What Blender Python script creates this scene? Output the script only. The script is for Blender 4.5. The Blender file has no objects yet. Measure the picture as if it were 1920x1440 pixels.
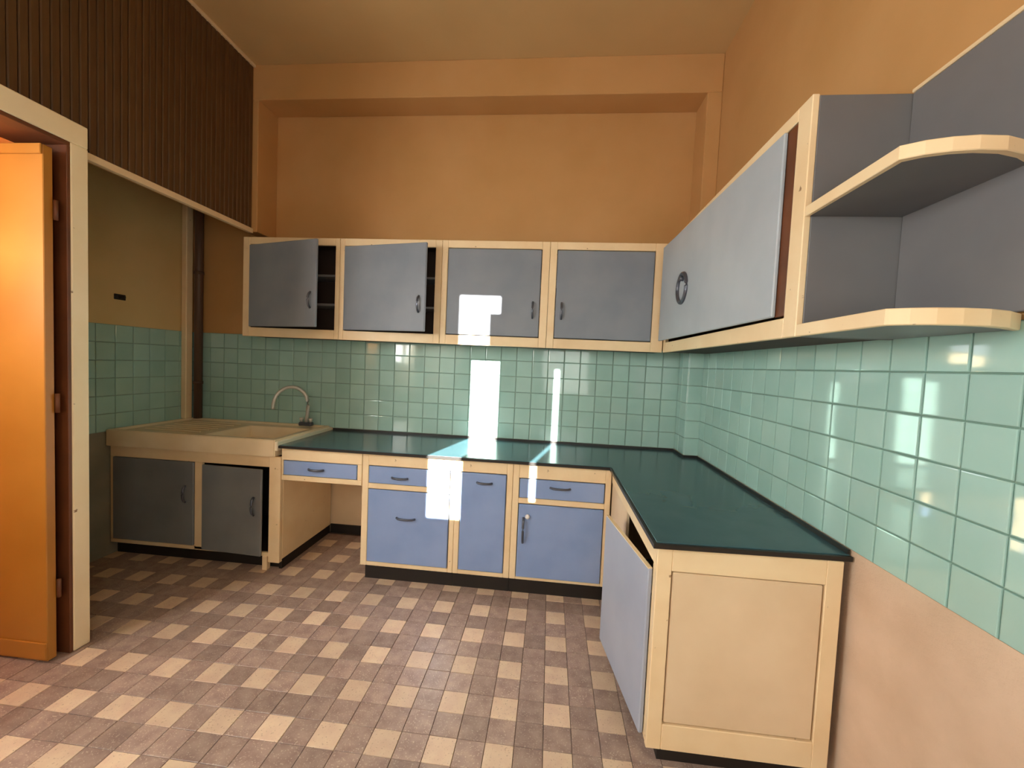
import bpy, bmesh, math, random
from mathutils import Vector, Matrix
random.seed(7)
S = bpy.context.scene
C = S.collection

# ------------------------------------------------------------------ camera
FPX = 765.47
CAM = Vector((-1.118, -3.3495, 1.529))
YAW, PITCH, ROLL = 0.0934, -0.0475, 0.0445
_F = Vector((-math.sin(YAW)*math.cos(PITCH), math.cos(YAW)*math.cos(PITCH), math.sin(PITCH)))
_R = Vector((math.cos(YAW), math.sin(YAW), 0))
_U = _R.cross(_F)
CR = math.cos(ROLL)*_R + math.sin(ROLL)*_U
CU = -math.sin(ROLL)*_R + math.cos(ROLL)*_U
cd = bpy.data.cameras.new('camera')
cd.sensor_width = 36.0
cd.sensor_fit = 'HORIZONTAL'
cd.lens = 36.0*FPX/1920.0
cd.clip_start = 0.05
cam = bpy.data.objects.new('camera', cd)
C.objects.link(cam)
cam.matrix_world = Matrix(((CR.x, CU.x, -_F.x, CAM.x), (CR.y, CU.y, -_F.y, CAM.y),
                           (CR.z, CU.z, -_F.z, CAM.z), (0, 0, 0, 1)))
S.camera = cam

# ------------------------------------------------------------------ world, sun, daylight, added fill
w = bpy.data.worlds.new('world')
S.world = w
w.use_nodes = True
bg = w.node_tree.nodes['Background']
bg.inputs[0].default_value = (0.80, 0.90, 1.0, 1)
bg.inputs[1].default_value = 3.0

SUN_DIR = Vector((0.2, 1.0, -0.43)).normalized()
sl = bpy.data.lights.new('sun', 'SUN')
sl.energy = 75
sl.angle = 0.006
sl.color = (1.0, 0.95, 0.86)
so = bpy.data.objects.new('sun', sl)
C.objects.link(so)
so.rotation_euler = SUN_DIR.to_track_quat('-Z', 'Y').to_euler()
so.location = (-3.5, -9, 5)

al = bpy.data.lights.new('window_daylight', 'AREA')
al.shape = 'RECTANGLE'
al.size = 1.05
al.size_y = 2.3
al.energy = 205
al.color = (0.97, 1.0, 0.95)
ao = bpy.data.objects.new('window_daylight', al)
C.objects.link(ao)
ao.location = (-3.80, -3.5, 2.05)
ao.rotation_euler = Vector((1, 0.12, -0.22)).to_track_quat('-Z', 'Z').to_euler()

bl_ = bpy.data.lights.new('fill_light', 'AREA')  # added fill light in front of an unseen window board
bl_.shape = 'RECTANGLE'
bl_.size = 0.9
bl_.size_y = 1.4
bl_.energy = 20
bl_.color = (1.0, 0.99, 0.92)
bo_ = bpy.data.objects.new('fill_light', bl_)
C.objects.link(bo_)
bo_.location = (-0.85, -4.225, 1.75)
bo_.rotation_euler = Vector((0, 1, 0)).to_track_quat('-Z', 'Z').to_euler()

S.view_settings.view_transform = 'Standard'
S.view_settings.look = 'None'
S.view_settings.exposure = 0.0
S.view_settings.gamma = 1.0
S.view_settings.use_curve_mapping = False
S.cycles.max_bounces = 10
S.cycles.diffuse_bounces = 6
S.cycles.use_denoising = True
S.cycles.sample_clamp_indirect = 8.0

# ------------------------------------------------------------------ materials
def material(name, col, rough=0.5, col2=None, nscale=6.0, spread=(0.35, 0.65), bump=0.0, bscale=60.0,
             metal=0.0, coat=0.0, rand=0.0, speck=None, stretch=None, spec=0.5):
    m = bpy.data.materials.new(name)
    m.use_nodes = True
    nt = m.node_tree
    b = nt.nodes['Principled BSDF']
    b.inputs['Roughness'].default_value = rough
    b.inputs['Metallic'].default_value = metal
    b.inputs['Specular IOR Level'].default_value = spec
    if coat:
        b.inputs['Coat Weight'].default_value = coat
        b.inputs['Coat Roughness'].default_value = 0.06
    tc = nt.nodes.new('ShaderNodeTexCoord')
    vec = tc.outputs['Object']
    if stretch:
        mp = nt.nodes.new('ShaderNodeMapping')
        mp.inputs['Scale'].default_value = stretch
        nt.links.new(vec, mp.inputs[0])
        vec = mp.outputs[0]
    if rand:
        oi = nt.nodes.new('ShaderNodeObjectInfo')
        ad = nt.nodes.new('ShaderNodeVectorMath')
        ad.operation = 'MULTIPLY_ADD'
        nt.links.new(oi.outputs['Location'], ad.inputs[0])
        ad.inputs[1].default_value = (3.1, 2.7, 4.3)
        nt.links.new(vec, ad.inputs[2])
        vec = ad.outputs[0]
    last = None
    if col2 is not None:
        n = nt.nodes.new('ShaderNodeTexNoise')
        n.inputs['Scale'].default_value = nscale
        n.inputs['Detail'].default_value = 6
        nt.links.new(vec, n.inputs['Vector'])
        r = nt.nodes.new('ShaderNodeValToRGB')
        r.color_ramp.elements[0].position = spread[0]
        r.color_ramp.elements[1].position = spread[1]
        r.color_ramp.elements[0].color = (*col, 1)
        r.color_ramp.elements[1].color = (*col2, 1)
        nt.links.new(n.outputs['Fac'], r.inputs[0])
        last = r.outputs[0]
    else:
        rgb = nt.nodes.new('ShaderNodeRGB')
        rgb.outputs[0].default_value = (*col, 1)
        last = rgb.outputs[0]
    if speck is not None:
        n = nt.nodes.new('ShaderNodeTexNoise')
        n.inputs['Scale'].default_value = speck[1]
        n.inputs['Detail'].default_value = 3
        nt.links.new(vec, n.inputs['Vector'])
        r = nt.nodes.new('ShaderNodeValToRGB')
        r.color_ramp.elements[0].position = speck[2]
        r.color_ramp.elements[1].position = speck[2]+0.05
        r.color_ramp.elements[0].color = (0, 0, 0, 1)
        r.color_ramp.elements[1].color = (1, 1, 1, 1)
        nt.links.new(n.outputs['Fac'], r.inputs[0])
        mx = nt.nodes.new('ShaderNodeMixRGB')
        nt.links.new(r.outputs[0], mx.inputs[0])
        nt.links.new(last, mx.inputs[1])
        mx.inputs[2].default_value = (*speck[0], 1)
        last = mx.outputs[0]
    if rand:
        hs = nt.nodes.new('ShaderNodeHueSaturation')
        mr = nt.nodes.new('ShaderNodeMapRange')
        mr.inputs['To Min'].default_value = 1-rand
        mr.inputs['To Max'].default_value = 1+rand
        nt.links.new(oi.outputs['Random'], mr.inputs[0])
        nt.links.new(mr.outputs[0], hs.inputs['Value'])
        nt.links.new(last, hs.inputs['Color'])
        last = hs.outputs[0]
    nt.links.new(last, b.inputs['Base Color'])
    if bump:
        n = nt.nodes.new('ShaderNodeTexNoise')
        n.inputs['Scale'].default_value = bscale
        n.inputs['Detail'].default_value = 4
        nt.links.new(vec, n.inputs['Vector'])
        bp = nt.nodes.new('ShaderNodeBump')
        bp.inputs['Strength'].default_value = bump
        bp.inputs['Distance'].default_value = 0.01
        nt.links.new(n.outputs['Fac'], bp.inputs['Height'])
        nt.links.new(bp.outputs[0], b.inputs['Normal'])
    return m

M = {}
M['paint'] = material('apricot_paint', (0.52, 0.285, 0.105), 0.6, (0.58, 0.33, 0.135), 1.6, bump=0.05, bscale=40, spec=0.3)
M['alcove'] = material('olive_beige_paint', (0.62, 0.45, 0.20), 0.6, (0.68, 0.50, 0.24), 2, spec=0.3)
M['pale'] = material('pale_paint', (0.74, 0.66, 0.54), 0.6)
M['ceil'] = material('ceiling_paint', (0.58, 0.39, 0.18), 0.65, (0.64, 0.44, 0.21), 1.2, spec=0.3)
M['plaster'] = material('beige_plaster', (0.56, 0.40, 0.28), 0.8, (0.64, 0.47, 0.34), 5, bump=0.25, bscale=90)
M['cream'] = material('cream_paint', (0.80, 0.60, 0.355), 0.45, (0.86, 0.68, 0.43), 5,
                      speck=((0.30, 0.17, 0.08), 28, 0.72))
M['casing'] = material('chipped_cream_gloss', (0.90, 0.74, 0.47), 0.4, (0.95, 0.80, 0.54), 5,
                       speck=((0.30, 0.17, 0.08), 26, 0.70))
M['greygreen'] = material('grey_green_plaster', (0.20, 0.20, 0.16), 0.8, (0.26, 0.25, 0.20), 4)  # grey-green for the alcove wall below the tiles
M['shaded_door'] = material('shaded_door_paint', (0.17, 0.18, 0.19), 0.45, (0.21, 0.22, 0.225), 3, spec=0.3)  # sink door colour darkened for the alcove shadow
M['greydoor_lit'] = material('lit_grey_paint', (0.38, 0.43, 0.485), 0.45, (0.43, 0.48, 0.53), 3, spec=0.3)  # same grey door paint, brightened where more light falls
M['lavender'] = material('pale_blue_grey_paint', (0.33, 0.37, 0.47), 0.4, (0.38, 0.42, 0.51), 3, spec=0.3)
M['grout2'] = material('pale_green_grout', (0.25, 0.36, 0.31), 0.8)
M['creampanel'] = material('cream_panel', (0.70, 0.53, 0.34), 0.5, (0.78, 0.61, 0.41), 3, bump=0.03)
M['blue'] = material('blue_grey_paint', (0.22, 0.32, 0.565), 0.36, (0.27, 0.37, 0.62), 3, bump=0.02, bscale=30, spec=0.35)
M['greydoor_dim'] = material('dim_grey_paint', (0.21, 0.24, 0.29), 0.42, (0.25, 0.28, 0.325), 3, bump=0.02, bscale=30, spec=0.22)  # same grey door paint, darkened for the dimmer far wall
M['greyshelf'] = material('grey_shelf_paint', (0.155, 0.155, 0.165), 0.45, (0.185, 0.182, 0.188), 3, spec=0.3)
M['tile'] = material('sage_green_tile', (0.33, 0.53, 0.48), 0.06, (0.38, 0.57, 0.52), 4, rand=0.06, bump=0.015, bscale=12)
M['grout'] = material('green_grout', (0.17, 0.28, 0.23), 0.8)
M['counter'] = material('dark_green_worktop', (0.042, 0.10, 0.122), 0.20, (0.052, 0.115, 0.138), 5)
M['black'] = material('black_edging', (0.012, 0.01, 0.009), 0.4)
M['dark'] = material('dark_plinth_shade', (0.012, 0.008, 0.006), 0.6)  # near black, also stands for the shadow under the base units
M['inside'] = material('cupboard_inside', (0.05, 0.025, 0.016), 0.7)
M['slat'] = material('dark_brown_slat', (0.085, 0.038, 0.012), 0.4, (0.105, 0.05, 0.017), 9, rand=0.10, stretch=(6, 6, 0.8))
M['slatback'] = material('slat_backing', (0.02, 0.008, 0.003), 0.7)
M['brown'] = material('shadow_brown', (0.16, 0.05, 0.016), 0.5, (0.11, 0.035, 0.012), 6)  # brown for the shadowed reveal and door gap; hinges share it
M['leaf'] = material('ochre_door_paint', (0.42, 0.17, 0.022), 0.38, (0.49, 0.205, 0.03), 2.5)
M['hall'] = material('hall_paint', (0.75, 0.42, 0.15), 0.6)
M['metal'] = material('pale_steel', (0.62, 0.60, 0.55), 0.3, metal=0.35)
M['handle'] = material('dark_steel_pull', (0.11, 0.12, 0.15), 0.35, metal=0.6)
M['ceramic'] = material('cream_fireclay', (0.80, 0.65, 0.42), 0.25, (0.86, 0.72, 0.50), 5)
M['ceramic_edge'] = material('pale_fireclay_edge', (0.80, 0.72, 0.55), 0.3)
M['pipe'] = material('brown_pipe', (0.10, 0.055, 0.035), 0.5)
M['cfloor'] = material('cream_floor_tile', (0.66, 0.48, 0.35), 0.45, (0.73, 0.57, 0.40), 14, rand=0.12,
                       speck=((0.50, 0.36, 0.26), 130, 0.62))
M['dfloor'] = material('mauve_brown_floor_tile', (0.29, 0.20, 0.17), 0.42, (0.40, 0.295, 0.24), 16, rand=0.16,
                       speck=((0.52, 0.42, 0.33), 150, 0.60))
M['joint'] = material('floor_joint', (0.10, 0.07, 0.055), 0.8)
M['wood'] = material('shutter_wood', (0.30, 0.17, 0.08), 0.6, (0.22, 0.12, 0.05), 8)
M['white'] = material('white_frame', (0.75, 0.68, 0.55), 0.5)
M['knob_glint'] = material('white_sun_glint', (0.8, 0.78, 0.75), 0.2)
gl = bpy.data.materials.new('bulb_glass')
gl.use_nodes = True
gl.node_tree.nodes['Principled BSDF'].inputs['Emission Color'].default_value = (1, 0.55, 0.2, 1)
gl.node_tree.nodes['Principled BSDF'].inputs['Emission Strength'].default_value = 12
M['bulb'] = gl

# ------------------------------------------------------------------ mesh helpers
ORG = {}
def finish(name, bm, mat, parent=None, origin=None, smooth=False, world=True):
    """bm in world coordinates; origin = pivot; child of parent"""
    po = ORG[parent] if parent is not None else Vector((0, 0, 0))
    o_ = Vector(origin) if origin is not None else (po if parent is not None else Vector((0, 0, 0)))
    if world:
        bmesh.ops.translate(bm, verts=bm.verts, vec=-o_)
    bmesh.ops.recalc_face_normals(bm, faces=bm.faces)
    me = bpy.data.meshes.new(name)
    bm.to_mesh(me)
    bm.free()
    me.materials.append(M[mat] if isinstance(mat, str) else mat)
    if smooth:
        for p in me.polygons:
            p.use_smooth = True
    ob = bpy.data.objects.new(name, me)
    C.objects.link(ob)
    ob.parent = parent
    ob.location = o_-po
    ORG[ob] = o_
    return ob

def add_box(bm, b, bevel=0.0):
    x0, x1, y0, y1, z0, z1 = b
    vs = [bm.verts.new((x, y, z)) for x in (x0, x1) for y in (y0, y1) for z in (z0, z1)]
    f = []
    for q in ((0, 1, 3, 2), (4, 6, 7, 5), (0, 4, 5, 1), (2, 3, 7, 6), (0, 2, 6, 4), (1, 5, 7, 3)):
        f.append(bm.faces.new([vs[i] for i in q]))
    if bevel:
        es = {e for fa in f for e in fa.edges}
        bmesh.ops.bevel(bm, geom=list(es), offset=bevel, segments=1, affect='EDGES', profile=0.5)

def boxes(name, bl, mat, parent=None, origin=None, bevel=0.0025):
    bm = bmesh.new()
    for b in bl:
        add_box(bm, b, bevel)
    return finish(name, bm, mat, parent, origin)

def add_prism(bm, poly, z0, z1, bevel=0.0):
    a = [bm.verts.new((x, y, z0)) for x, y in poly]
    b = [bm.verts.new((x, y, z1)) for x, y in poly]
    f = [bm.faces.new(a[::-1]), bm.faces.new(b)]
    n = len(poly)
    for i in range(n):
        f.append(bm.faces.new((a[i], a[(i+1) % n], b[(i+1) % n], b[i])))
    if bevel:
        es = {e for fa in f[:2] for e in fa.edges}
        bmesh.ops.bevel(bm, geom=list(es), offset=bevel, segments=1, affect='EDGES')

def prism(name, poly, z0, z1, mat, parent=None, origin=None, bevel=0.002):
    bm = bmesh.new()
    add_prism(bm, poly, z0, z1, bevel)
    return finish(name, bm, mat, parent, origin)

def add_tube(bm, pts, r, seg=12, close_ends=True):
    pts = [Vector(p) for p in pts]
    rings = []
    up = Vector((0, 0, 1))
    for i, p in enumerate(pts):
        d = (pts[min(i+1, len(pts)-1)]-pts[max(i-1, 0)]).normalized()
        a = d.cross(up)
        if a.length < 1e-3:
            a = d.cross(Vector((0, 1, 0)))
        a.normalize()
        b = d.cross(a)
        rr = r[i] if isinstance(r, (list, tuple)) else r
        rings.append([bm.verts.new(p+rr*(math.cos(t)*a+math.sin(t)*b)) for t in
                      [2*math.pi*k/seg for k in range(seg)]])
    for i in range(len(rings)-1):
        for k in range(seg):
            bm.faces.new((rings[i][k], rings[i][(k+1) % seg], rings[i+1][(k+1) % seg], rings[i+1][k]))
    if close_ends:
        bm.faces.new(rings[0])
        bm.faces.new(rings[-1][::-1])

def tube(name, pts, r, mat, parent=None, origin=None, seg=12):
    bm = bmesh.new()
    add_tube(bm, pts, r, seg)
    return finish(name, bm, mat, parent, origin, smooth=True)

def tag(o, label=None, cat=None, group=None, kind=None):
    if label: o['label'] = label
    if cat: o['category'] = cat
    if group: o['group'] = group
    if kind: o['kind'] = kind
    return o

def thing(name, label, cat, loc, group=None):
    o = bpy.data.objects.new(name, None)
    o.empty_display_size = 0.1
    C.objects.link(o)
    o.location = loc
    ORG[o] = Vector(loc)
    return tag(o, label, cat, group)

# ------------------------------------------------------------------ dimensions
XL = -3.58      # brown partition / door wall
XA = -4.295     # alcove wall
ZC = 3.796      # ceiling
YB = -0.234     # beam and pillar front
YR = -4.20      # wall behind the camera
ZT, T = 0.9155, 0.1291       # tile bottom, tile pitch
ZTT = ZT+6*T
ZRAIL = 2.50

# ------------------------------------------------------------------ setting
fl = boxes('floor', [(-5.7, 0.1, YR-0.1, 0.1, -0.12, -0.006)], 'joint', bevel=0)
tag(fl, 'tiled kitchen floor, small cream tiles set among mauve brown ones', 'floor', kind='structure')
ce = boxes('ceiling', [(-5.7, 0.1, YR-0.1, 0.1, ZC, ZC+0.1)], 'ceil', bevel=0)
tag(ce, 'plain ochre painted ceiling above the kitchen', 'ceiling', kind='structure')

wb = boxes('wall_back', [(XA-0.1, 0.1, 0.0, 0.1, 0, ZC)], 'paint', bevel=0)
tag(wb, 'far wall, apricot paint above green tiles, behind the wall cupboards', 'wall', kind='structure')
boxes('beam', [(XL, 0.0, YB, 0.0, 3.528, ZC)], 'paint', wb, bevel=0.004)
boxes('pillar', [(-0.102, 0.0, YB, 0.0, 0.0, 3.528)], 'paint', wb, bevel=0.004)
boxes('pier', [(XL, -3.52, YB, 0.0, ZRAIL, 3.528)], 'paint', wb, bevel=0.004)
boxes('lower_plaster', [(XA, -0.102, -0.004, 0.0, 0.0, ZT)], 'creampanel', wb, bevel=0)

wr = boxes('wall_right', [(0.0, 0.1, YR, 0.0, 0, ZC)], 'paint', bevel=0)
tag(wr, 'long right wall, green tile band between apricot paint and beige plaster', 'wall', kind='structure')
boxes('lower_plaster', [(-0.006, 0.0, YR, YB, 0.0, ZT)], 'plaster', wr, bevel=0)

LW = [(XL-0.04, XL, -1.60, 0.0, ZRAIL, ZC), (XL-0.10, XL, YR, -1.60, ZRAIL, ZC),                      # partition above
            (XL-0.10, XL, -1.584, -1.50, 0, ZRAIL),                  # stub by the door
      (XL-0.10, XL, -2.95, -2.50, 0, ZRAIL),
      (XL-0.10, XL, YR, -2.95, 0, 0.9),
      (XL-0.10, XL, YR, -4.05, 0.9, ZRAIL),
      (XA-0.1, XA, -1.5, 0.0, 0, ZC),                 # alcove end wall
      (XA-0.1, XL-0.04, -1.52, -1.50, 0, ZC)]               # alcove side wall
wl = boxes('wall_left', LW, 'paint', bevel=0)
tag(wl, 'left wall, dark slatted panelling above the open door and the sink alcove', 'wall', kind='structure')
# window opening is cut by leaving the band 2.5 .. 3.2 out in front of window_2
boxes('backing', [(XL, XL+0.004, -4.2, YB, ZRAIL+0.02, ZC)], 'slatback', wl, bevel=0)
SW = 0.04
y = YB-0.001
slat_me = None
k = 0
while y-SW > YR:
    if slat_me is None:
        bm = bmesh.new()
        add_box(bm, (0.0, 0.015, -SW+0.0012, -0.0012, ZRAIL+0.02, ZC), 0.005)
        o = finish('slat', bm, 'slat', wl, origin=(XL+0.003, y, 0), world=False)
        slat_me = o.data
    else:
        o = bpy.data.objects.new('slat', slat_me)
        C.objects.link(o)
        o.parent = wl
        o.location = (XL+0.003+random.uniform(0, 0.002), y, 0)
    y -= SW
boxes('rail', [(XL, XL+0.03, -1.53, YB, ZRAIL-0.012, ZRAIL+0.026)], 'cream', wl)
boxes('cornice', [(XL+0.003, XL+0.035, YR, YB, ZC-0.022, ZC-0.001)], 'cream', wl)

wrear = boxes('wall_rear', [(XL, 0.1, YR-0.1, YR, 0, 1.0), (XL, -2.75, YR-0.1, YR, 1.0, ZC),
                            (-1.75, -1.30, YR-0.1, YR, 1.0, ZC), (-0.40, 0.1, YR-0.1, YR, 1.0, ZC), (-1.30, -0.40, YR-0.1, YR, 2.45, ZC),
                            (-2.75, -1.75, YR-0.1, YR, 3.755, ZC), (-6.5, XL, YR-0.1, YR, 0, ZC)], 'pale', bevel=0)  # last box is outer wall added to keep sun out of the side window
tag(wrear, 'pale wall behind the photographer with the shuttered window', 'wall', kind='structure')

wh = boxes('wall_hallway', [(-5.7, -5.6, -2.85, -1.5, 0, 2.9), (-5.7, XL-0.10, -2.85, -2.75, 0, 2.9),
                            (-5.7, XA-0.1, -1.52, -1.42, 0, 2.9), (-5.7, XL-0.10, -2.85, -1.42, 2.9, 3.0)], 'hall', bevel=0)
tag(wh, 'warm lit hallway walls beyond the open door', 'wall', kind='structure')

# --- tiles as pieces
TILE = {}
def tile_mesh(wd, ht):
    key = (round(wd, 4), round(ht, 4))
    if key not in TILE:
        bm = bmesh.new()
        add_box(bm, (-wd/2, wd/2, -0.008, 0.0, -ht/2, ht/2), 0)
        es = [e for e in bm.edges if all(v.co.y < -0.004 for v in e.verts)]
        bmesh.ops.bevel(bm, geom=es, offset=0.004, segments=2, affect='EDGES', profile=0.6)
        bmesh.ops.recalc_face_normals(bm, faces=bm.faces)
        me = bpy.data.meshes.new('tile')
        bm.to_mesh(me)
        bm.free()
        me.materials.append(M['tile'])
        TILE[key] = me
    return TILE[key]

def tile_band(parent, a0, a1, phase, place, rz):
    """columns along a coordinate from a0 to a1; place(a, z) -> location"""
    edges = [a0]
    n = math.ceil((a0-phase)/T+0.02)
    while phase+n*T < a1-0.012:
        edges.append(phase+n*T)
        n += 1
    edges.append(a1)
    for i in range(len(edges)-1):
        wd = edges[i+1]-edges[i]
        if wd < 0.012:
            continue
        c = (edges[i]+edges[i+1])/2
        for r in range(6):
            o = bpy.data.objects.new('tile', tile_mesh(wd-0.0045, T-0.0045))
            C.objects.link(o)
            o.parent = parent
            o.location = place(c, ZT+(r+0.5)*T)
            o.rotation_euler = (random.uniform(-.0035, .0035), random.uniform(-.004, .004), rz+random.uniform(-.0035, .0035))

boxes('grout', [(-0.0045, 0.0, YR, YB, ZT, ZTT)], 'grout', wr, bevel=0)
tile_band(wr, YR, YB, -2.1514, lambda a, z: (-0.003, a, z), -math.pi/2)
boxes('grout', [(XA, -0.102, -0.0045, 0, ZT, ZTT), (-0.1065, -0.102, YB, 0, ZT, ZTT),
                (-0.102, 0.0, YB-0.0045, YB, ZT, ZTT)], 'grout2', wb, bevel=0)
tile_band(wb, XA, -0.109, -0.109, lambda a, z: (a, -0.003, z), 0)
tile_band(wb, YB, -0.008, YB, lambda a, z: (-0.105, a, z), -math.pi/2)
tile_band(wb, -0.112, -0.008, -0.112, lambda a, z: (a, YB-0.003, z), 0)
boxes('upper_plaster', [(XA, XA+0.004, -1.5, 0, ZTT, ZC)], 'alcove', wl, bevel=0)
boxes('lower_plaster', [(XA, XA+0.004, -1.5, 0, 0, ZT)], 'greygreen', wl, bevel=0)
boxes('grout', [(XA, XA+0.0045, -1.5, 0, ZT, ZTT)], 'grout2', wl, bevel=0)
tile_band(wl, -1.5, -0.008, -0.008, lambda a, z: (XA+0.003, a, z), math.pi/2)

# --- floor tiles as pieces
Q = 0.1159
TX, TY = -1.0183, -0.9111
def pix(p):
    v = Vector(p)-CAM
    d = v.dot(_F)
    if d < 0.2:
        return None
    return (960+FPX*v.dot(CR)/d, 720-FPX*v.dot(CU)/d)
cells = []
for i in range(-40, 10):
    for j in range(-36, 9):
        x, y = TX+i*Q, TY+j*Q
        if x < -5.55 or x > -0.06 or y > -0.06 or y < YR+0.06:
            continue
        cream = (i % 2 == 0) and (j % 2 == 0)
        vis = 0.0
        cs = [pix((x+a*Q/2, y+b*Q/2, 0)) for a, b in ((-1, -1), (1, -1), (1, 1), (-1, 1))]
        if all(cs):
            ctr = pix((x, y, 0))
            inside = -25 < ctr[0] < 1945 and ctr[1] < 1465
            free = x < -0.66 and (y < -0.60 or (-2.96 < x < -2.36))
            if x < -3.5 and y < -1.4: free = False
            if x < XA: free = False
            if inside and free:
                vis = abs(sum(cs[k][0]*cs[(k+1) % 4][1]-cs[(k+1) % 4][0]*cs[k][1] for k in range(4)))/2
        cells.append((vis, x, y, cream))
cells.sort(key=lambda c: -c[0])
def floor_tile_bm(bm, x, y):
    h = Q/2-0.0011
    add_box(bm, (x-h, x+h, y-h, y+h, -0.010, 0.0), 0)
fm = {}
for cr, mn in ((True, 'cfloor'), (False, 'dfloor')):
    bm = bmesh.new()
    floor_tile_bm(bm, 0, 0)
    es = [e for e in bm.edges if all(v.co.z > -0.005 for v in e.verts)]
    bmesh.ops.bevel(bm, geom=es, offset=0.0012, segments=1, affect='EDGES')
    bmesh.ops.recalc_face_normals(bm, faces=bm.faces)
    me = bpy.data.meshes.new('floor_tile')
    bm.to_mesh(me)
    bm.free()
    me.materials.append(M[mn])
    fm[cr] = me
for vis, x, y, cr in cells[:300]:
    o = bpy.data.objects.new('floor_tile', fm[cr])
    C.objects.link(o)
    o.parent = fl
    o.location = (x, y, random.uniform(-0.0006, 0.0006))
    o.rotation_euler = (random.uniform(-.003, .003), random.uniform(-.003, .003), 0)
bm = bmesh.new()
mats = []
for vis, x, y, cr in cells[300:]:
    n0 = len(bm.faces)
    floor_tile_bm(bm, x, y)
    mats += [0 if cr else 1]*6
st = finish('floor_tile_field', bm, 'cfloor', fl)
st.data.materials.append(M['dfloor'])
for p, mi in zip(st.data.polygons, mats):
    p.material_index = mi
st['kind'] = 'stuff'

# ------------------------------------------------------------------ door_1 (open doorway to the hallway)
d1 = thing('door_1', 'open doorway with chipped cream frame and ochre door swung into hallway', 'door', (-3.5, -1.56, 0))
d1['kind'] = 'structure'
boxes('door_frame', [(XL, -3.42, -1.585, -1.512, 0, 2.483), (XL, -3.42, -2.56, -1.512, 2.483, 2.586),
                     (XL, -3.42, -2.56, -2.485, 0, 2.483)], 'casing', d1, bevel=0.004)
boxes('shaded_jamb_lining', [(XL-0.10, -3.424, -1.600, -1.585, 0, 2.465), (XL-0.10, -3.424, -2.485, -1.585, 2.465, 2.483),
                      (XL-0.10, -3.432, -2.485, -2.467, 0, 2.465)], 'brown', d1, bevel=0.002)  # door reveal coloured dark brown for its shadow
leaf = boxes('door_leaf', [(-4.25, -3.45, -1.672, -1.634, 0.008, 2.43)], 'leaf', d1, origin=(-3.45, -1.65, 0), bevel=0.003)
boxes('top_rail', [(-4.25, -3.45, -1.682, -1.672, 2.385, 2.43)], 'leaf', leaf)
boxes('bottom_rail', [(-4.25, -3.45, -1.680, -1.672, 0.02, 0.10)], 'leaf', leaf)
for zz in (0.35, 1.25, 2.15):
    tube('hinge', [(-3.442, -1.63, zz-0.045), (-3.442, -1.63, zz+0.045)], 0.009, 'brown', leaf)

# hallway bulb
hb = thing('pendant_bulb', 'warm bare bulb hanging in the hallway beyond the door', 'lamp', (-4.62, -2.32, 2.20))
tube('cord', [(-4.62, -2.32, 2.30), (-4.62, -2.32, 2.90)], 0.004, 'black', hb, seg=6)
bm = bmesh.new()
bmesh.ops.create_uvsphere(bm, u_segments=14, v_segments=10, radius=0.04, matrix=Matrix.Translation((-4.62, -2.32, 2.22)))
finish('bulb', bm, 'bulb', hb, smooth=True)
tube('socket', [(-4.62, -2.32, 2.252), (-4.62, -2.32, 2.31)], 0.018, 'black', hb)
pl = bpy.data.lights.new('hall_light', 'POINT')
pl.energy = 9
pl.color = (1.0, 0.42, 0.10)
pl.shadow_soft_size = 0.06
po = bpy.data.objects.new('hall_light', pl)
C.objects.link(po)
po.location = (-4.55, -2.28, 2.10)

# ------------------------------------------------------------------ windows behind the camera, the last added for fill
w1 = thing('window_1', 'tall shuttered window behind the photographer with narrow gaps of sunlight', 'window', (-2.25, YR, 1.0))
w1['kind'] = 'structure'
yb0, yb1 = YR-0.07, YR-0.04
for b in [(-2.75, -2.62, 1.0, 3.755), (-2.62, -2.39, 1.0, 2.0), (-2.39, -2.31, 1.0, 3.61), (-2.31, -2.12, 1.0, 3.755),
          (-2.12, -1.935, 1.0, 3.755), (-1.935, -1.895, 1.0, 2.16), (-1.935, -1.895, 3.33, 3.755), (-1.895, -1.75, 1.0, 3.755)]:
    boxes('shutter_board', [(b[0], b[1], yb0, yb1, b[2], b[3])], 'wood', w1, bevel=0)
boxes('window_sill', [(-2.8, -1.7, YR-0.02, YR+0.06, 0.97, 1.0)], 'white', w1)
w2 = thing('window_2', 'tall bright window in the left wall near the photographer', 'window', (XL, -3.5, 0.9))
w2['kind'] = 'structure'
for b in [(-4.05, -4.0, 0.9, 2.5), (-3.0, -2.95, 0.9, 2.5), (-3.525, -3.475, 0.9, 2.5), (-4.0, -3.0, 0.9, 0.95), (-4.0, -3.0, 2.45, 2.5)]:
    boxes('window_frame', [(XL-0.08, XL-0.03, b[0], b[1], b[2], b[3])], 'white', w2)

w3 = thing('fill_window', 'added window behind the photographer, a fill light before a white board', 'window', (-0.85, YR, 1.0))
w3['kind'] = 'structure'
boxes('sun_block_blind', [(-1.30, -0.40, YR-0.06, YR-0.045, 1.0, 2.45)], 'white', w3, bevel=0)  # added board that stops the sun behind the fill light
for b in [(-1.30, -1.25, 1.0, 2.45), (-0.45, -0.40, 1.0, 2.45), (-1.25, -0.45, 1.0, 1.05), (-1.25, -0.45, 2.40, 2.45)]:
    boxes('window_frame', [(b[0], b[1], YR-0.04, YR-0.005, b[2], b[3])], 'white', w3, bevel=0)

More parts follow.
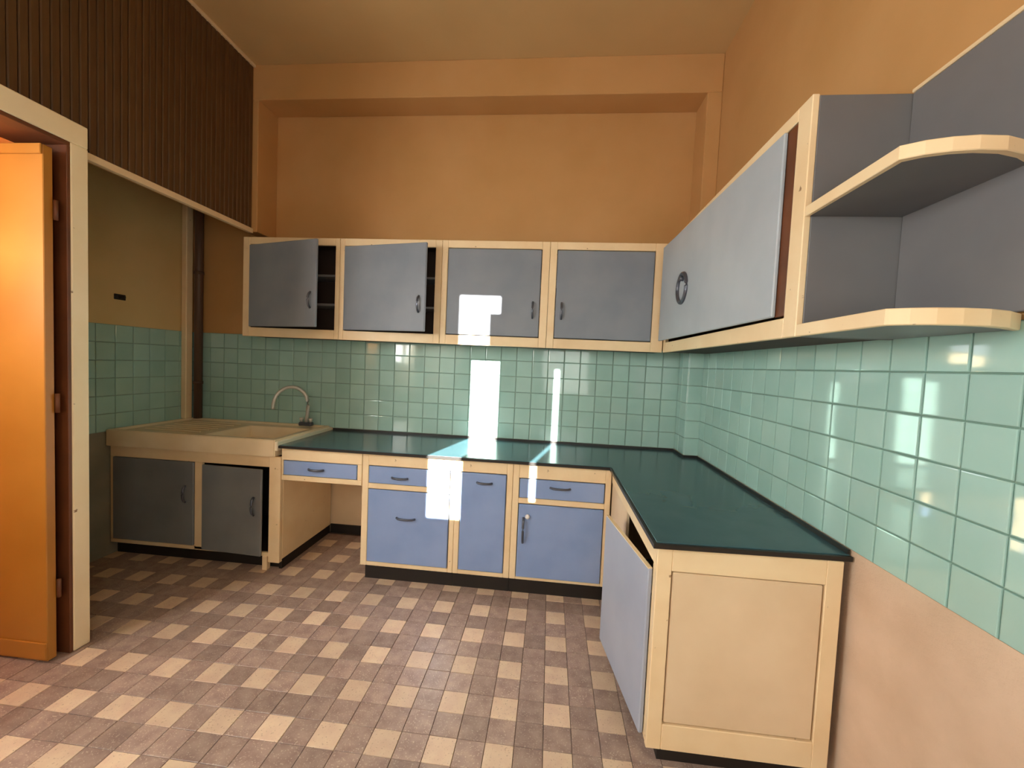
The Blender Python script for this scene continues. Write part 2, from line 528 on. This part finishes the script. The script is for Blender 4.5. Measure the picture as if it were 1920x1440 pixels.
# ------------------------------------------------------------------ handles
def bow_pull(parent, c, length, horizontal=True, normal=(0, -1, 0), mat='handle'):
    c = Vector(c)
    n = Vector(normal)
    a = Vector((0, 0, 1)) if not horizontal else (Vector((1, 0, 0)) if abs(n.y) > 0.5 else Vector((0, 1, 0)))
    pts = []
    for i in range(9):
        t = -1+2*i/8
        pts.append(c+a*(t*length/2)+n*(0.024*(1-t*t)**0.5+0.002))
    return tube('handle', pts, 0.0075, mat, parent, seg=8)

# ------------------------------------------------------------------ wall cupboards, far wall
UZ0, UZ1, UY = 1.664, 2.447, -0.28
DZ0, DZ1 = 1.742, 2.385
GW = 'wall cupboards along the far wall'
units = [(-3.597, -2.79, -3.54, -2.826, 16.0), (-2.79, -1.98, -2.752, -2.03, 12.0),
         (-1.98, -1.165, -1.934, -1.222, 0.0), (-1.165, -0.32, -1.112, -0.405, 0.0)]
labels = ['leftmost wall cupboard, grey blue door standing widest ajar, dark shelves showing',
          'second wall cupboard from the left, door ajar with a narrow dark gap',
          'third wall cupboard from the left, closed door with the sunlight patch on it',
          'wall cupboard nearest the corner on the far wall, closed blue door']
for (x0, x1, ox0, ox1, ang), lb in zip(units, labels):
    t = thing('wall_cupboard', lb, 'cupboard', ((x0+x1)/2, -0.14, UZ0), GW)
    e = 0.001
    boxes('carcass', [(x0+e, x1-e, -0.258, -0.006 if UZ0 > ZTT else -0.014, UZ0+0.004, UZ0+0.022),
                      (x0+e, x1-e, -0.258, -0.014, UZ1-0.022, UZ1-0.004),
                      (x0+e, x0+0.018, -0.258, -0.014, UZ0+0.022, UZ1-0.022),
                      (x1-0.018, x1-e, -0.258, -0.014, UZ0+0.022, UZ1-0.022),
                      (x0+0.018, x1-0.018, -0.024, -0.014, UZ0+0.022, UZ1-0.022)], 'inside', t, bevel=0)
    for zz in (1.938, 2.165):
        boxes('shelf', [(x0+0.02, x1-0.02, -0.245, -0.026, zz-0.009, zz+0.009)], 'greyshelf', t)
    boxes('face_frame', [(x0+e, ox0, UY, -0.258, UZ0, UZ1), (ox1, x1-e, UY, -0.258, UZ0, UZ1),
                         (ox0, ox1, UY, -0.258, UZ0, DZ0-0.006), (ox0, ox1, UY, -0.258, DZ1+0.006, UZ1)], 'cream', t)
    hinge = (ox0+0.004, UY+0.002, 0) if ang else None
    px0, px1 = ox0+0.004, ox1-0.004
    yy0, yy1 = (UY-0.006, UY+0.014)
    dr = boxes('door', [(px0, px1, yy0, yy1, DZ0, DZ1)], 'greydoor_dim', t, origin=(px0, yy1, DZ0), bevel=0.004)
    hx = px1-0.05 if lb != labels[3] else px0+0.045
    bow_pull(dr, (hx, yy0, 1.94), 0.12, False)
    if ang:
        dr.rotation_euler = (0, 0, -math.radians(ang))

# ------------------------------------------------------------------ wall cupboard on the right wall with open end shelves
UX = -0.318
t = thing('wall_cupboard', 'long wall cupboard on the right wall, grey door coloured bright as lit, with round pull', 'cupboard', (-0.16, -1.1, UZ0))
ys, ye = -0.285, -1.904
boxes('carcass', [(-0.296, -0.012, ye+0.02, ys-0.002, UZ0+0.004, UZ0+0.022), (-0.296, -0.012, ye+0.02, ys-0.002, UZ1-0.022, UZ1-0.004),
                  (-0.024, -0.012, ye+0.02, ys-0.002, UZ0+0.022, UZ1-0.022), (-0.296, -0.024, ys-0.02, ys-0.002, UZ0+0.022, UZ1-0.022)], 'inside', t, bevel=0)
boxes('side_panel', [(-0.296, -0.012, ye, ye+0.02, UZ0, UZ1-0.004)], 'greyshelf', t)
boxes('face_frame', [(UX, -0.296, ye, ye+0.075, UZ0, UZ1), (UX, -0.296, -0.345, ys-0.002, UZ0, UZ1),
                     (UX, -0.296, ye+0.075, -0.345, UZ0, DZ0-0.008), (UX, -0.296, ye+0.075, -0.345, DZ1+0.018, UZ1)], 'cream', t)
boxes('door_gap_shade', [(UX+0.002, -0.297, ye+0.077, ye+0.145, DZ0, DZ1+0.014)], 'brown', t)  # brown strip put in for the shadow gap beside the door
hy = ye+0.13
dr = boxes('door', [(UX-0.014, UX+0.001, hy, -0.352, DZ0, DZ1+0.012)], 'greydoor_lit', t, origin=(UX, hy, DZ0), bevel=0.004)
bm = bmesh.new()
rc = Vector((UX-0.018, -0.80, 2.03))
ring = [(rc.x, rc.y+0.075*math.cos(a), rc.z+0.085*math.sin(a)) for a in [2*math.pi*i/24 for i in range(25)]]
add_tube(bm, ring, 0.013, 8, False)
h = finish('pull_ring', bm, 'handle', dr, smooth=True)
tube('pull_knob', [(UX-0.014, rc.y, rc.z+0.055), (UX-0.036, rc.y, rc.z+0.055)], 0.014, 'handle', dr)
dr.rotation_euler = (0, 0, math.radians(1.6))

t = thing('corner_shelf', 'open end shelves with cream curved edging at the end of the right cupboards', 'shelf', (-0.16, -2.1, UZ0))
out = [(-0.316, ye-0.001), (-0.322, -2.275), (-0.285, -2.300), (-0.24, -2.315), (-0.19, -2.322), (-0.13, -2.318), (-0.07, -2.298), (-0.012, -2.262)]
inn = [(-0.302, ye-0.001), (-0.308, -2.265), (-0.279, -2.286), (-0.237, -2.301), (-0.19, -2.307), (-0.133, -2.303), (-0.075, -2.284), (-0.012, -2.245)]
boxes('back_panel', [(-0.022, -0.010, -2.42, ye-0.001, UZ0+0.044, UZ1-0.006)], 'greyshelf', t)
boxes('top_edging', [(-0.026, -0.009, -2.42, ye-0.001, UZ1-0.006, UZ1+0.006)], 'cream', t)
for z0, z1 in ((2.055, 2.088), (UZ0, UZ0+0.040)):
    sh = prism('shelf', inn+[(-0.022, -2.24), (-0.022, ye-0.001)], z0+0.001, z1-0.001, 'greyshelf', t)
    prism('edging', out+inn[::-1], z0, z1, 'cream', sh, bevel=0.002)

# ------------------------------------------------------------------ base units along the far wall
FY = -0.69       # face of the base units
TOPZ = 0.878
def base_unit(name, label, cat, x0, x1, rails, stiles, extra_group=None, kick=True, zb=0.10):
    t = thing(name, label, cat, ((x0+x1)/2, -0.36, 0), extra_group)
    e = 0.001
    boxes('carcass', [(x0+e, x0+0.018, FY+0.02, -0.02, zb, TOPZ), (x1-0.018, x1-e, FY+0.02, -0.02, zb, TOPZ),
                      (x0+0.018, x1-0.018, FY+0.02, -0.02, zb, zb+0.018), (x0+0.018, x1-0.018, -0.034, -0.02, zb+0.018, TOPZ),
                      (x0+0.018, x1-0.018, FY+0.02, -0.034, TOPZ-0.016, TOPZ)], 'cream', t, bevel=0)
    ff = [(a+(e if a == x0 else 0), b-(e if b == x1 else 0), FY, FY+0.02, zb, TOPZ) for a, b in stiles]
    for (a, b, z0, z1) in rails:
        ff.append((a, b, FY, FY+0.02, z0, z1))
    boxes('face_frame', ff, 'cream', t)
    if kick:
        boxes('plinth_shade', [(x0+(0.03 if x0 < -2.3 else e), x1-e, FY+0.022, FY+0.04, 0.0, zb)], 'dark', t, bevel=0)  # black board standing in for the shadow under the open toe space
    return t
def front(t, name, x0, x1, z0, z1, proud=0.008):
    return boxes(name, [(x0, x1, FY-proud, FY+0.010, z0, z1)], 'blue', t, origin=(x0, FY+0.01, z0), bevel=0.004)

# base unit with two drawers
t = base_unit('drawer_unit', 'base unit beside the kneehole, small drawer above a deep blue one in sunlight', 'cabinet', -2.37, -1.718,
              [(-2.325, -1.752, 0.80, TOPZ), (-2.325, -1.752, 0.640, 0.676), (-2.325, -1.752, 0.10, 0.128)], [(-2.37, -2.325), (-1.752, -1.718)])
d = front(t, 'drawer', -2.32, -1.757, 0.680, 0.796)
bow_pull(d, (-2.10, FY-0.008, 0.727), 0.11)
d = front(t, 'drawer', -2.32, -1.757, 0.132, 0.636)
bow_pull(d, (-2.05, FY-0.008, 0.452), 0.13)
# narrow cupboard
t = base_unit('base_cupboard', 'narrow base cupboard with one tall blue door under the worktop', 'cabinet', -1.718, -1.332,
              [(-1.682, -1.372, 0.80, TOPZ), (-1.682, -1.372, 0.10, 0.128)], [(-1.718, -1.682), (-1.372, -1.332)])
d = front(t, 'door', -1.678, -1.376, 0.132, 0.796)
bow_pull(d, (-1.52, FY-0.008, 0.736), 0.10)
# cupboard with drawer near the corner
t = base_unit('base_cupboard', 'wide base cupboard in the inner corner, drawer over a blue door with upright pull', 'cabinet', -1.332, -0.692,
              [(-1.29, -0.73, 0.785, TOPZ), (-1.29, -0.73, 0.615, 0.652), (-1.29, -0.73, 0.10, 0.118)], [(-1.332, -1.29), (-0.73, -0.692)])
d = front(t, 'drawer', -1.285, -0.735, 0.656, 0.781)
bow_pull(d, (-1.02, FY-0.008, 0.735), 0.13)
d = front(t, 'door', -1.285, -0.735, 0.121, 0.611)
bow_pull(d, (-1.25, FY-0.008, 0.44), 0.17, False)
bm = bmesh.new()
bmesh.ops.create_uvsphere(bm, u_segments=12, v_segments=8, radius=0.016, matrix=Matrix.Translation((-1.225, FY-0.018, 0.535)))
finish('knob_glint', bm, 'knob_glint', d, smooth=True)  # white ball standing in for a glint of sunlight
# drawer box over the kneehole
t = thing('kneehole_drawer', 'shallow drawer slung under the worktop over the open kneehole', 'drawer', (-2.66, -0.4, 0.65))
boxes('frame', [(-2.958, -2.373, FY, FY+0.02, 0.795, TOPZ), (-2.958, -2.373, FY, FY+0.02, 0.652, 0.688),
                (-2.958, -2.945, FY, FY+0.02, 0.688, 0.795), (-2.405, -2.373, FY, FY+0.02, 0.688, 0.795)], 'cream', t)
boxes('tray', [(-2.95, -2.38, FY+0.02, -0.10, 0.655, 0.668), (-2.95, -2.94, FY+0.02, -0.10, 0.668, 0.78), (-2.39, -2.38, FY+0.02, -0.10, 0.668, 0.78)], 'creampanel', t, bevel=0)
d = boxes('drawer_front', [(-2.941, -2.409, FY-0.004, FY+0.012, 0.692, 0.791)], 'blue', t, bevel=0.003)
bow_pull(d, (-2.70, FY-0.004, 0.742), 0.11)
# sink cabinet
t = thing('sink_cabinet', 'two door cabinet under the sink, doors coloured dark for the alcove shade', 'cabinet', (-3.63, -0.36, 0))
e = 0.012
boxes('carcass', [(XA+e, XA+e+0.018, FY+0.02, -0.03, 0.10, 0.80), (XA+0.03, -3.05, FY+0.02, -0.03, 0.10, 0.118), (XA+0.03, -3.05, -0.044, -0.03, 0.118, 0.80)], 'inside', t, bevel=0)
boxes('side_panel', [(-3.046, -2.962, FY-0.004, FY+0.03, 0.055, 0.812), (-2.98, -2.962, FY+0.03, -0.02, 0.07, 0.812)], 'cream', t)
boxes('face_frame', [(XA+e, -3.046, FY, FY+0.02, 0.735, 0.812), (-3.616, -3.556, FY, FY+0.02, 0.10, 0.735),
                     (XA+e, -3.046, FY, FY+0.02, 0.095, 0.122), (XA+e, XA+e+0.02, FY, FY+0.02, 0.122, 0.735)], 'cream', t)
d = boxes('door', [(XA+0.036, -3.620, FY-0.006, FY+0.012, 0.126, 0.732)], 'shaded_door', t, origin=(XA+0.036, FY+0.01, 0.126), bevel=0.004)
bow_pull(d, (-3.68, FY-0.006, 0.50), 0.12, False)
d = boxes('door', [(-3.552, -3.080, FY-0.010, FY+0.008, 0.105, 0.722)], 'shaded_door', t, origin=(-3.552, FY+0.01, 0.126), bevel=0.004)
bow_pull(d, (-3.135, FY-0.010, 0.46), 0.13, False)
d.rotation_euler = (0, 0, -math.radians(3.0))
boxes('plinth_shade', [(XA+e, -2.985, FY+0.05, FY+0.068, 0.0, 0.095), (-2.984, -2.964, FY+0.03, -0.02, 0.0, 0.07)], 'dark', t, bevel=0)
boxes('foot', [(-3.085, -3.05, FY-0.01, FY+0.03, 0.0, 0.10)], 'cream', t)
bb = boxes('baseboard_back', [(-2.962, -2.372, -0.018, -0.004, 0.0, 0.075)], 'dark', bevel=0)
tag(bb, 'dark baseboard at the back of the kneehole', 'baseboard', kind='structure')

# ------------------------------------------------------------------ peninsula along the right wall
PX0, PX1, PY = -0.69, -0.042, -1.815
t = thing('peninsula_cabinet', 'cream panelled cabinet end along the right wall with one pale door ajar', 'cabinet', (-0.36, -1.3, 0))
boxes('carcass', [(PX1-0.018, PX1, PY+0.026, -0.74, 0.10, TOPZ), (PX0+0.02, PX1-0.018, PY+0.026, -0.74, 0.10, 0.118),
                  (PX0+0.02, PX1-0.018, PY+0.026, -0.74, TOPZ-0.016, TOPZ)], 'inside', t, bevel=0)
boxes('side_frame', [(PX0, PX0+0.02, PY+0.026, -0.695, 0.795, TOPZ), (PX0, PX0+0.02, PY+0.026, PY+0.05, 0.10, 0.795),
                     (PX0, PX0+0.02, PY+0.05, -0.695, 0.10, 0.118)], 'cream', t)
boxes('side_board', [(PX0+0.003, PX0+0.02, -1.20, -0.70, 0.118, 0.795)], 'creampanel', t)
boxes('end_stile', [(PX0, PX0+0.055, PY, PY+0.026, 0.095, TOPZ)], 'cream', t)
boxes('end_stile', [(-0.098, PX1, PY, PY+0.026, 0.095, TOPZ)], 'cream', t)
boxes('end_rail', [(PX0+0.055, -0.098, PY, PY+0.026, 0.788, TOPZ)], 'cream', t)
boxes('end_rail', [(PX0+0.055, -0.098, PY, PY+0.026, 0.095, 0.195)], 'cream', t)
boxes('end_panel', [(PX0+0.060, -0.103, PY+0.004, PY+0.022, 0.200, 0.783)], 'creampanel', t, bevel=0.004)
boxes('plinth_shade', [(PX0+0.06, PX1-0.02, PY+0.06, -0.72, 0.0, 0.10)], 'dark', t, bevel=0)
hy = -1.772
d = boxes('door', [(PX0-0.020, PX0-0.002, hy, hy+0.555, 0.112, 0.772)], 'lavender', t, origin=(PX0-0.004, hy, 0.112), bevel=0.004)
d['label'] = 'pale blue grey door standing ajar'
boxes('door_edge', [(PX0-0.0195, PX0-0.0025, hy+0.003, hy+0.552, 0.7705, 0.7735)], 'cream', d, bevel=0)
d.rotation_euler = (0, 0, math.radians(9.0))

# ------------------------------------------------------------------ worktop
t = thing('worktop', 'dark green glossy L shaped worktop with black edging', 'worktop', (-1.2, -0.5, TOPZ))
poly = [(-2.968, -0.013), (-2.968, -0.704), (-0.698, -0.704), (-0.698, -1.822), (-0.014, -1.796), (-0.014, YB-0.016), (-0.118, YB-0.016), (-0.118, -0.013)]
prism('top', poly, TOPZ+0.001, 0.8995, 'counter', t, bevel=0.0015)
eo = [(-2.968, -0.7045), (-0.7025, -0.7045), (-0.7025, -1.8265), (-0.0135, -1.8005), (-0.0135, -1.812), (-0.712, -1.840), (-0.712, -0.714), (-2.968, -0.714)]
prism('front_edging', eo, TOPZ+0.002, 0.897, 'black', t, bevel=0)
boxes('upstand', [(-2.96, -0.119, -0.020, -0.0125, 0.8995, 0.9165)], 'black', t, bevel=0)
boxes('upstand', [(-0.1245, -0.1165, YB-0.018, -0.020, 0.8995, 0.9165), (-0.1165, -0.0215, YB-0.0225, YB-0.0145, 0.8995, 0.9165)], 'black', t, bevel=0)
boxes('upstand', [(-0.0215, -0.0135, -1.795, YB-0.014, 0.8995, 0.9165)], 'black', t, bevel=0)

# ------------------------------------------------------------------ sink
t = thing('sink', 'cream fireclay sink slab with drainer filling the alcove', 'sink', (-3.63, -0.36, 0.815))
x0, x1, y0, y1, z0, z1 = XA+0.012, -2.99, -0.722, -0.014, 0.816, 0.935
bx0, bx1, by0, by1 = -3.62, -3.10, -0.60, -0.14
bm = bmesh.new()
def grid_ring(bm, xs0, ys0, z):
    return [bm.verts.new((xs0[0], ys0[0], z)), bm.verts.new((xs0[1], ys0[0], z)), bm.verts.new((xs0[1], ys0[1], z)), bm.verts.new((xs0[0], ys0[1], z))]
rings = [grid_ring(bm, (x0, x1), (y0, y1), z0), grid_ring(bm, (x0, x1), (y0, y1), z1),
         grid_ring(bm, (x0+0.035, x1-0.035), (y0+0.035, y1-0.035), z1),
         grid_ring(bm, (x0+0.045, x1-0.045), (y0+0.045, y1-0.045), z1-0.012),
         grid_ring(bm, (bx0, bx1), (by0, by1), z1-0.018), grid_ring(bm, (bx0+0.03, bx1-0.03), (by0+0.03, by1-0.03), z0+0.012)]
for a, b in zip(rings[:-1], rings[1:]):
    for i in range(4):
        bm.faces.new((a[i], a[(i+1) % 4], b[(i+1) % 4], b[i]))
bm.faces.new(rings[-1])
bm.faces.new(rings[0][::-1])
bmesh.ops.bevel(bm, geom=list(bm.edges), offset=0.005, segments=2, affect='EDGES')
finish('basin', bm, 'ceramic', t)
boxes('side_lip', [(-2.989, -2.9695, -0.722, -0.014, 0.86, 0.925)], 'ceramic_edge', t, bevel=0.004)
for k in range(6):
    boxes('drainer_rib', [(-4.15, -3.70, -0.56+k*0.08, -0.545+k*0.08, 0.920, 0.928)], 'ceramic', t, bevel=0.003)
tube('drain', [(-3.36, -0.37, 0.826), (-3.36, -0.37, 0.832)], 0.03, 'metal', t)

# faucet
t = thing('faucet', 'pale swan neck tap standing behind the sink', 'faucet', (-3.16, -0.085, 0.935))
pts = [(-3.16, -0.09, 0.95), (-3.15, -0.09, 1.03), (-3.145, -0.09, 1.10)]
for i in range(0, 13):
    a = math.radians(10+i*16)
    pts.append((-3.272+0.125*math.cos(a), -0.09-0.10*(i/12)**1.5, 1.125+0.135*math.sin(a)))
tube('spout', pts, 0.014, 'metal', t, seg=10)
boxes('body', [(-3.215, -3.105, -0.115, -0.065, 0.935, 0.965)], 'handle', t, bevel=0.006)
for sx in (-3.20, -3.12):
    tube('tap_handle', [(sx, -0.09, 0.965), (sx, -0.09, 0.992), (sx, -0.09, 1.000)], [0.010, 0.018, 0.016], 'metal', t, seg=10)

# pipes in the alcove corner
t = thing('pipe_boxing', 'cream boxed upright in the alcove corner behind the sink', 'pipe cover', (-4.27, -0.07, 0.935))
boxes('board', [(XA+0.012, -4.235, -0.125, -0.060, 0.937, ZC-0.004)], 'cream', t, bevel=0.005)
t = thing('waste_pipe', 'brown vertical pipe just right of the cream boxing', 'pipe', (-4.19, -0.05, 0.935))
tube('pipe', [(-4.19, -0.05, 0.937), (-4.19, -0.05, ZC-0.004)], 0.032, 'pipe', t, seg=14)
for zz in (1.25, 2.2):
    tube('collar', [(-4.19, -0.05, zz-0.012), (-4.19, -0.05, zz+0.012)], 0.037, 'pipe', t, seg=14)
# wall fitting on the alcove wall
t = thing('wall_fitting', 'small dark fitting on the alcove wall above the green tiles', 'fitting', (XA, -0.62, 1.90))
boxes('plate', [(XA+0.0045, XA+0.014, -0.66, -0.58, 1.875, 1.915)], 'dark', t, bevel=0.003)
tube('stub', [(XA+0.011, -0.62, 1.895), (XA+0.045, -0.62, 1.895)], 0.013, 'dark', t, seg=10)
